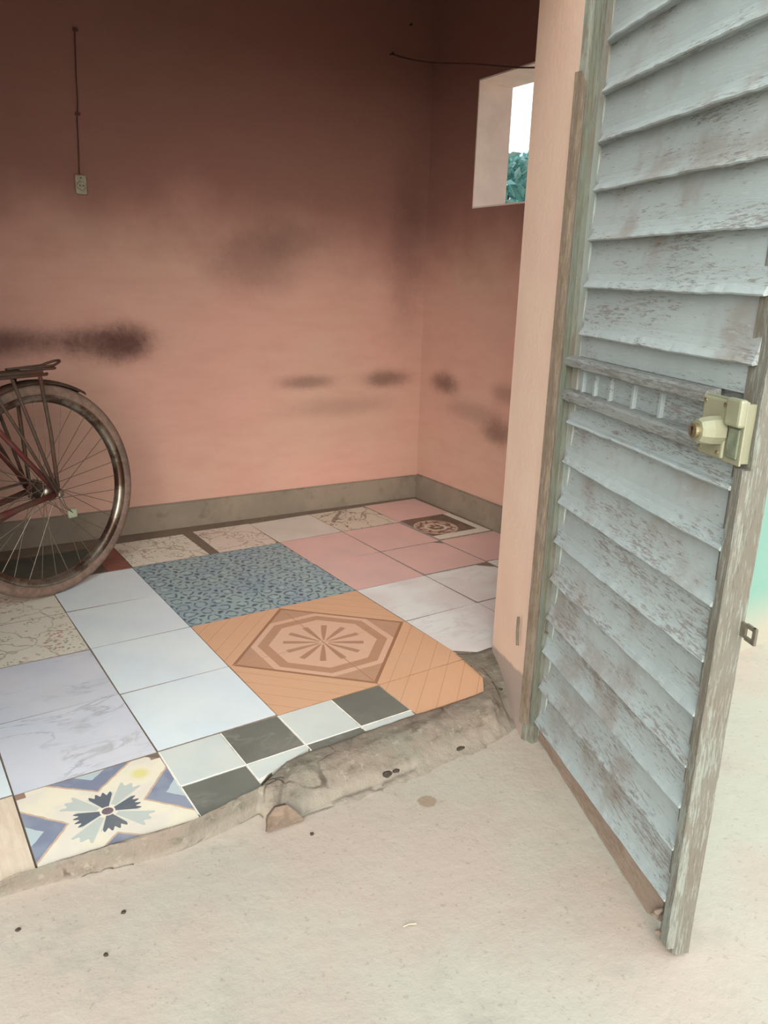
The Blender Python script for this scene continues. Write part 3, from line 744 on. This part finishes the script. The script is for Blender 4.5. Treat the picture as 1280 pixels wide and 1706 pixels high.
# hasp plate on the outer edge
bm = bmesh.new(); HZ = 0.545
for (a, b) in (((0.700, HZ), (0.712, HZ + 0.022)), ((0.712, HZ + 0.018), (0.732, HZ + 0.024)), ((0.712, HZ - 0.002), (0.732, HZ + 0.004)), ((0.728, HZ - .002), (0.735, HZ + 0.024))):
    box(bm, (a[0], 0.024, a[1]), (b[0], 0.028, b[1]))
dj('hasp', bm, M_RUST, label='small iron hasp plate on the free edge')

# rim lock
M_LOCK = plain('khaki_lock_enamel', srgb(146, 145, 120), 0.42, 0.1, var=0.06, scale=12, bump=0.1)
M_LOCKD = plain('worn_green_lock_plate', srgb(120, 126, 104), 0.6, 0.1, var=0.15, scale=50)
M_BRASS = plain('worn_brass', srgb(178, 166, 130), 0.3, 0.85, scale=40)
M_DARKMETAL = plain('dark_metal', srgb(70, 66, 56), 0.5, 0.7, scale=40)
bm = bmesh.new(); box(bm, (0.594, -0.018, 0.800), (0.696, -0.0145, 0.890), 0.0012)
box(bm, (0.600, -0.016, 0.802), (0.690, 0.004, 0.886), 0.001)
lock = dj('rim_lock', bm, M_LOCK, label='khaki metal rim lock')
def lk(name, bm, mat, **k): return obj(name, bm, mat, lock, **k)
bm = bmesh.new(); box(bm, (0.598, -0.024, 0.803), (0.660, -0.0175, 0.887), 0.003); lk('housing', bm, M_LOCK)
bm = bmesh.new(); box(bm, (0.663, -0.030, 0.854), (0.6985, -0.0175, 0.893), 0.004); lk('latch_box', bm, M_LOCK)
bm = bmesh.new(); box(bm, (0.664, -0.021, 0.808), (0.690, -0.0175, 0.851), 0.002); lk('cover_plate', bm, M_LOCKD)
bm = bmesh.new(); tube(bm, [(0.645, -0.023, 0.842), (0.645, -0.040, 0.842), (0.645, -0.054, 0.842), (0.645, -0.057, 0.842)], [0.0215, 0.021, 0.0185, 0.0160], 10); lk('knob', bm, M_LOCK)
bm = bmesh.new(); tube(bm, [(0.645, -0.056, 0.842), (0.645, -0.064, 0.842)], 0.0105, 20); lk('cylinder', bm, M_BRASS)
bm = bmesh.new(); box(bm, (0.6435, -0.0650, 0.836), (0.6465, -0.0636, 0.848)); tube(bm, [(0.645, -0.0636, 0.8455), (0.645, -0.0650, 0.8455)], 0.0030, 12); lk('keyhole', bm, M_DARKMETAL)
for (s, z) in ((0.604, 0.880), (0.654, 0.880), (0.650, 0.811), (0.604, 0.811)):
    bm = bmesh.new(); tube(bm, [(s, -0.0235, z), (s, -0.0250, z), (s, -0.0258, z)], [0.0036, 0.0034, 0.0015], 12); lk('screw', bm, M_BRASS)

# ------------------------------------------------------------------ socket, cables
nb = Vector((-0.0486, -1, 0)).normalized()
bx = lambda px, py: onplane(px, py, (0.403, back_y(0.403) + 0.012, 0), (0.0486, 1, 0))
sp = bx(134, 308)
s_o = thing('wall_socket', 'small round-cornered off-white socket below a dark cable on the back wall', 'socket', sp)
s_o.rotation_euler = (0, 0, math.atan2(-0.0486, 1))
M_SOCK = plain('aged_white_plastic', srgb(158, 148, 124), 0.5, scale=50, var=.1)
bm = bmesh.new(); box(bm, (-0.020, -0.016, -0.033), (0.020, -0.0005, 0.033), 0.004); obj('backplate', bm, M_SOCK, s_o)
bm = bmesh.new(); tube(bm, [(0, -0.016, -0.004), (0, -0.020, -0.004), (0, -0.022, -0.004)], [0.016, 0.0155, 0.013], 24); obj('socket_face', bm, M_SOCK, s_o)
for (x, z) in ((-0.006, -0.004), (0.006, -0.004), (0.0, 0.022)):
    bm = bmesh.new(); tube(bm, [(x, -0.0218 if z < .02 else -0.0155, z), (x, -0.0226 if z < .02 else -0.0170, z)], 0.0026, 10); obj('pin_hole' if z < .02 else 'screw', bm, M_DARKMETAL, s_o)
M_CABLE = plain('sooty_cable', srgb(88, 52, 44), 0.8)
bm = bmesh.new(); pts = [bx(*q) + nb * 0.004 for q in ((132, 298), (131, 270), (130, 235), (128, 200), (129, 170), (126, 120), (125, 80), (124, 48))]
tube(bm, pts, 0.0025, 8)
c1 = tag(obj('wall_cable', bm, M_CABLE), 'dark cable running straight up the wall from the small socket', 'cable')
for q in ((129, 190), (125, 50)):
    p = bx(*q) + nb * 0.005; bm = bmesh.new(); box(bm, p + Vector((-0.008, -0.005, -0.005)), p + Vector((0.008, 0.004, 0.005)), 0.001); obj('clip', bm, M_CABLE, c1)
# sagging wire from a nail to the window head
rx = lambda px, py: onplane(px, py, (right_x(0) + 0.012, 0, 0), (1, 0.0408 * -1, 0))
A = bx(650, 91) + nb * 0.012; Bp = onplane(906, 110, (right_x(-0.4) - 0.0, -0.4, 0), (1, -0.0408, 0)) + Vector((-0.01, 0, 0))
bm = bmesh.new(); pts = []
mid1 = None
for i in range(17):
    f = i / 16; p = A.lerp(Bp, f); p.z -= 0.020 * math.sin(PI * f) + 0.006 * math.sin(2 * PI * f * 1.3); pts.append(p)
tube(bm, pts, 0.0030, 8)
wr_ = tag(obj('hanging_wire', bm, M_CABLE), 'thin dark wire strung from a nail to above the small window', 'wire')
bm = bmesh.new(); tube(bm, [A - nb * 0.014, A + nb * 0.010, A + nb * 0.012], [0.003, 0.003, 0.006], 10); obj('nail', bm, M_DARKMETAL, wr_)
bm = bmesh.new(); p = bx(683, 42); tube(bm, [p - nb * 0.002, p + nb * 0.012, p + nb * 0.014], [0.003, 0.003, 0.006], 10)
tag(obj('wall_nail', bm, M_DARKMETAL), 'lone dark nail high on the back wall above the wire', 'nail')

# ------------------------------------------------------------------ bicycle (rear half shows; leaning to the back wall)
TH_, PH = 0.43562, 0.06514
d = Vector((math.cos(TH_), math.sin(TH_), 0)); nn = Vector((math.sin(TH_), -math.cos(TH_), 0))
upv = Vector((0, 0, 1)) * math.cos(PH) - nn * math.sin(PH)
fwd = -d; lat = upv.cross(fwd)
bike = thing('bicycle', 'rusty maroon roadster bicycle leaning by the back wall, rear wheel and carrier showing', 'bicycle')
bike.matrix_world = Matrix.Translation((0.01473, -0.12065, 0.001)) @ Matrix((fwd, lat, upv)).transposed().to_4x4()
M_TYRE = plain('dusty_tyre_rubber', srgb(128, 104, 90), 0.9, scale=50, dirt=srgb(92, 78, 68))
M_RIM = plain('tarnished_chrome', srgb(150, 140, 126), 0.35, 0.8, scale=30, dirt=srgb(90, 70, 58), dirtlo=.45, dirthi=.6)
M_FRAME = plain('rusty_maroon_enamel', srgb(108, 50, 46), 0.55, 0.1, scale=40, dirt=srgb(96, 72, 58), dirtlo=.45, dirthi=.6)
M_RACK = plain('dark_brown_rack_iron', srgb(84, 66, 54), 0.7, 0.3, scale=40, dirt=srgb(110, 60, 46))
M_SPOKE = plain('dull_spoke_steel', srgb(130, 118, 104), 0.45, 0.7, scale=60)
M_SADDLE = plain('dark_leather', srgb(52, 40, 34), 0.6)
RW = 0.350
def part(name, bm, mat, parent=bike, loc=(0, 0, 0), smooth=True, **k):
    o = obj(name, bm, mat, parent, smooth=smooth, **k); o.location = loc; return o
def wheel(name, loc, rear):
    bm = bmesh.new()
    prof = [(0.022 * math.cos(a), 0.022 * math.sin(a)) for a in [i * 2 * PI / 14 for i in range(14)]]
    ringsweep(bm, 0.328, prof, 96)
    w = part(name, bm, M_TYRE, loc=loc)
    bm = bmesh.new()
    ringsweep(bm, 0.300, [(0.011, 0.019), (0.013, 0.0165), (0.004, 0.014), (-0.006, 0.008), (-0.006, -0.008), (0.004, -0.014), (0.013, -0.0165), (0.011, -0.019), (0.000, -0.017), (-0.010, -0.010), (-0.010, 0.010), (0.000, 0.017)], 96)
    part('rim', bm, M_RIM, w)
    bm = bmesh.new(); tube(bm, [(0, -0.040, 0), (0, -0.034, 0), (0, -0.033, 0), (0, -0.028, 0), (0, 0.028, 0), (0, 0.033, 0), (0, 0.034, 0), (0, 0.040, 0)], [0.010, 0.010, 0.026, 0.026 * .99, 0.014, 0.026, 0.026, 0.010], 20); part('hub', bm, M_RIM, w)
    bm = bmesh.new(); tube(bm, [(0, -0.085, 0), (0, 0.085, 0)], 0.005, 10); part('axle', bm, M_RACK, w)
    bm0 = bmesh.new(); tube(bm0, [(0, 0, 0), (0, 0, 1)], 0.0012, 5)
    sp0 = None
    for i in range(36):
        side = 1 if i % 2 else -1; cr = 1 if (i // 2) % 2 else -1
        a = i * 2 * PI / 36; b = a + cr * 1.25
        P = Vector((0.024 * math.cos(b), side * 0.031, 0.024 * math.sin(b))); Q = Vector((0.292 * math.cos(a), side * 0.003, 0.292 * math.sin(a)))
        if sp0 is None: sp0 = obj('spoke', bm0, M_SPOKE, w); o = sp0
        else: o = sp0.copy(); link(o, w)
        v = Q - P; q = v.to_track_quat('Z', 'Y')
        o.matrix_local = Matrix.Translation(P) @ q.to_matrix().to_4x4() @ Matrix.Diagonal((1, 1, v.length, 1))
    return w
rwheel = wheel('rear_wheel', (0, 0, RW), True)
fwheel = wheel('front_wheel', (1.10, 0, RW), False)
bm = bmesh.new()   # freewheel cog on the far side
pr = []
for i in range(36): rr = 0.036 if i % 2 else 0.032; pr.append((rr * math.cos(i * PI / 18), rr * math.sin(i * PI / 18)))
lo = [bm.verts.new((x, -0.046, z)) for x, z in pr]; hi = [bm.verts.new((x, -0.042, z)) for x, z in pr]
bm.faces.new(lo); bm.faces.new(hi)
for i in range(36): bm.faces.new((lo[i], lo[(i + 1) % 36], hi[(i + 1) % 36], hi[i]))
part('cog', bm, M_RACK, rwheel, smooth=False)
BB = Vector((0.46, 0, 0.275)); SC = Vector((0.30, 0, 0.76)); HT = Vector((0.90, 0, 0.80)); HB = Vector((0.94, 0, 0.64)); AX = Vector((0, 0, RW))
def bar(name, pts, r, mat=M_FRAME, seg=12, parent=bike, **k):
    bm = bmesh.new(); tube(bm, pts, r, seg); return part(name, bm, mat, parent, **k)
bar('seat_tube', [BB, SC], 0.0145); bar('down_tube', [BB, HB], 0.0145); bar('top_tube', [SC + Vector((0, 0, -0.02)), HT], 0.013); bar('head_tube', [HB - (HT - HB) * .1, HT + (HT - HB) * .15], 0.018)
for s in (1, -1):
    bar('chain_stay', [BB + Vector((0, s * 0.03, 0)), Vector((0.32, s * 0.05, 0.30)), Vector((0.0, s * 0.066, RW))], 0.010)
    bar('seat_stay', [SC + Vector((0, s * 0.02, -0.03)), Vector((0.22, s * 0.045, 0.66)), Vector((0.0, s * 0.066, RW + 0.005))], 0.0085)
    bar('fork_blade', [HB + Vector((0.01, s * 0.03, -0.02)), Vector((0.99, s * 0.055, 0.50)), Vector((1.03, s * 0.06, 0.42)), Vector((1.10, s * 0.062, RW))], 0.0105)
bm = bmesh.new(); tube(bm, [BB + Vector((0, -0.035, 0)), BB + Vector((0, 0.035, 0))], 0.022, 16); part('bottom_bracket', bm, M_FRAME)
bm = bmesh.new(); ringsweep(bm, 0.080, [(0.010, -0.002), (0.010, 0.002), (-0.008, 0.002), (-0.008, -0.002)], 48)
for k in range(5):
    a = k * 2 * PI / 5; tube(bm, [(0, 0, 0), (0.075 * math.cos(a), 0, 0.075 * math.sin(a))], 0.005, 6)
part('chainring', bm, M_RACK, loc=BB + Vector((0, -0.045, 0)))
for s in (1, -1):
    bar('crank', [BB + Vector((0, s * 0.055, 0)), BB + Vector((s * 0.12, s * 0.07, -0.12 * s))], 0.009, M_RACK)
    bm = bmesh.new(); p = BB + Vector((s * 0.12, s * 0.115, -0.12 * s)); box(bm, p - Vector((0.035, 0.035, 0.010)), p + Vector((0.035, 0.035, 0.010)), 0.004); part('pedal', bm, M_SADDLE, smooth=False)
bm = bmesh.new()   # chain run
N_ = 60
tp = [Vector((0, -0.044, RW + 0.034)), BB + Vector((0, -0.045, 0.090)), BB + Vector((0.06, -0.045, 0.066)), BB + Vector((0.09, -0.045, 0)), BB + Vector((0.06, -0.045, -0.066)), BB + Vector((0, -0.045, -0.090)), Vector((0, -0.044, RW - 0.034)), Vector((-0.034, -0.044, RW))]
tube(bm, tp, 0.0045, 6, closed=True); part('chain', bm, M_RACK)
# mudguards
def fender(name, loc, a0, a1):
    bm = bmesh.new(); R0 = 0.362; pr = [(0, 0), (-0.003, 0.018), (-0.012, 0.028), (-0.014, 0.028), (-0.005, 0.018), (-0.002, 0), (-0.005, -0.018), (-0.014, -0.028), (-0.012, -0.028), (-0.003, -0.018)]
    ringsweep(bm, R0, pr, 48, a0, a1); return part(name, bm, M_RACK, loc=loc)
fender('mudguard', (0, 0, RW), math.radians(-15), math.radians(122))
fender('mudguard', (1.10, 0, RW), math.radians(45), math.radians(190))
# carrier: thick plank-like platform on struts, sprung clip at the tail
bm = bmesh.new(); box(bm, (-0.015, -0.060, 0.722), (0.36, 0.060, 0.742), 0.004)
rack = part('carrier', bm, M_RACK, smooth=False)
for s in (1, -1):
    bar('carrier_rail', [(-0.035, s * 0.045, 0.728), (-0.02, s * 0.066, 0.728), (0.30, s * 0.066, 0.728), (0.36, s * 0.03, 0.728)], 0.005, M_RACK, 8, rack)
    bar('carrier_strut', [(0.005, s * 0.066, 0.722), (0.0, s * 0.074, 0.55), (0.0, s * 0.074, RW)], 0.0062, M_RACK, 10, rack)
    bar('carrier_strut', [(0.10, s * 0.066, 0.722), (0.055, s * 0.072, 0.55), (0.004, s * 0.078, RW)], 0.0055, M_RACK, 10, rack)
    bar('carrier_strut', [(0.18, s * 0.066, 0.722), (0.10, s * 0.074, 0.55), (0.008, s * 0.082, RW)], 0.0050, M_RACK, 10, rack)
bm = bmesh.new()   # the clip's two wire loops
for (dz, ln, w_) in ((0.022, 0.095, 0.030), (0.0, 0.070, 0.036)):
    L = []
    for k in range(21):
        a = -PI / 2 + PI * k / 20
        L.append((-0.02 - ln * .55 - ln * .45 * math.cos(a), w_ * math.sin(a), 0.742 + dz * (0.4 + .6 * math.cos(a)) ))
    L = [(0.05, -w_, 0.746)] + L + [(0.05, w_, 0.746)]
    tube(bm, L, 0.0042, 8)
part('spring_clip', bm, M_RACK, rack)
# saddle, bars (out of the frame, kept simple but whole)
bar('seat_post', [SC, SC + Vector((-0.025, 0, 0.10))], 0.011, M_RIM)
bm = bmesh.new(); rg = []
for i in range(13):
    t = i / 12; x = 0.16 + 0.27 * t; w_ = 0.085 * (1 - t) ** 1.3 + 0.018; zc = 0.885 + 0.012 * math.cos(t * PI)
    rg.append([bm.verts.new((x, w_ * math.cos(a), zc + (0.018 if math.sin(a) > 0 else 0.03) * math.sin(a))) for a in [k * 2 * PI / 16 for k in range(16)]])
for i in range(12):
    for k in range(16): bm.faces.new((rg[i][k], rg[i][(k + 1) % 16], rg[i + 1][(k + 1) % 16], rg[i + 1][k]))
bm.faces.new(rg[0]); bm.faces.new(rg[-1]); part('saddle', bm, M_SADDLE)
bar('handlebar', [(0.72, -0.26, 0.93), (0.84, -0.25, 0.95), (0.93, -0.12, 0.95), (0.92, 0, 0.93), (0.93, 0.12, 0.95), (0.84, 0.25, 0.95), (0.72, 0.26, 0.93)], 0.011, M_RIM)
bar('stem', [HT + (HT - HB) * .1, (0.885, 0, 0.93)], 0.012, M_RIM)
# kickstand clamp and reflector by the rear axle
bm = bmesh.new(); box(bm, (-0.060, 0.064, RW - 0.090), (-0.028, 0.074, RW - 0.060), 0.003)
part('reflector', bm, plain('grimy_clear_plastic', srgb(150, 156, 130), 0.4), smooth=False)
bar('reflector_bracket', [(0.0, 0.076, RW), (-0.02, 0.072, RW - 0.05), (-0.045, 0.070, RW - 0.075)], 0.004, M_SPOKE)
bm = bmesh.new(); tube(bm, [(0, 0.074, 0), (0, 0.086, 0), (0, 0.090, 0)], [0.012, 0.012, 0.007], 6); part('axle_nut', bm, M_SPOKE, rwheel, smooth=False)

# ------------------------------------------------------------------ foliage beyond the window
def bush(name, cx, cy, r, ztop, n, label, seed):
    rnd = random.Random(seed); b = thing(name, label, 'bush', (cx, cy, -0.12))
    bm = bmesh.new(); ends = []
    for k in range(7):
        a = rnd.uniform(0, 2 * PI); q = Vector((math.cos(a) * r * .5 * rnd.random(), math.sin(a) * r * .5 * rnd.random(), (ztop + .12) * rnd.uniform(.7, .95)))
        tube(bm, [(0.03 * math.cos(a), 0.03 * math.sin(a), 0), q * 0.5 + Vector((0.04, 0, 0)), q], [0.014, 0.010, 0.004], 7); ends.append(q)
    obj('stem', bm, plain('bush_bark', srgb(96, 84, 66), .9), b)
    bm = bmesh.new()
    for i in range(n):
        z = (ztop + .12) * (0.12 + 0.88 * rnd.random() ** .8); rr = r * math.sqrt(rnd.random()) * (1 - 0.5 * max(0, z / (ztop + .12) - .7) / .3)
        a = rnd.uniform(0, 2 * PI); c = Vector((rr * math.cos(a), rr * math.sin(a), z))
        L = rnd.uniform(0.025, 0.05); rot = Matrix.Rotation(rnd.uniform(0, 6.3), 3, 'Z') @ Matrix.Rotation(rnd.uniform(-1.1, 1.1), 3, 'X') @ Matrix.Rotation(rnd.uniform(-.8, .8), 3, 'Y')
        q = [Vector((0, -L, 0)), Vector((L * .45, 0, L * .12)), Vector((0, L, 0)), Vector((-L * .45, 0, L * .12))]
        vs_ = [bm.verts.new(c + rot @ p) for p in q]; bm.faces.new((vs_[0], vs_[1], vs_[2])); bm.faces.new((vs_[0], vs_[2], vs_[3]))
    nt = NT('leaf_' + name, 0.5); 
    nt.color(nt.mix(nt.step(nt.noise(nt.coord(), 9, 3), .35, .65), srgb(160, 224, 220), srgb(190, 234, 230)))
    o = obj('foliage', bm, nt, b, kind='stuff'); return b
for (pxx, X, r, seed) in ((862, 2.75, 0.42, 3),):
    top = ray(pxx, 262); t = (X - CAM.x) / top.x; P = CAM + top * t
    bush('leafy_bush', P.x, P.y, r, P.z, 5200, 'bluish green leafy bush seen through the small window', seed)
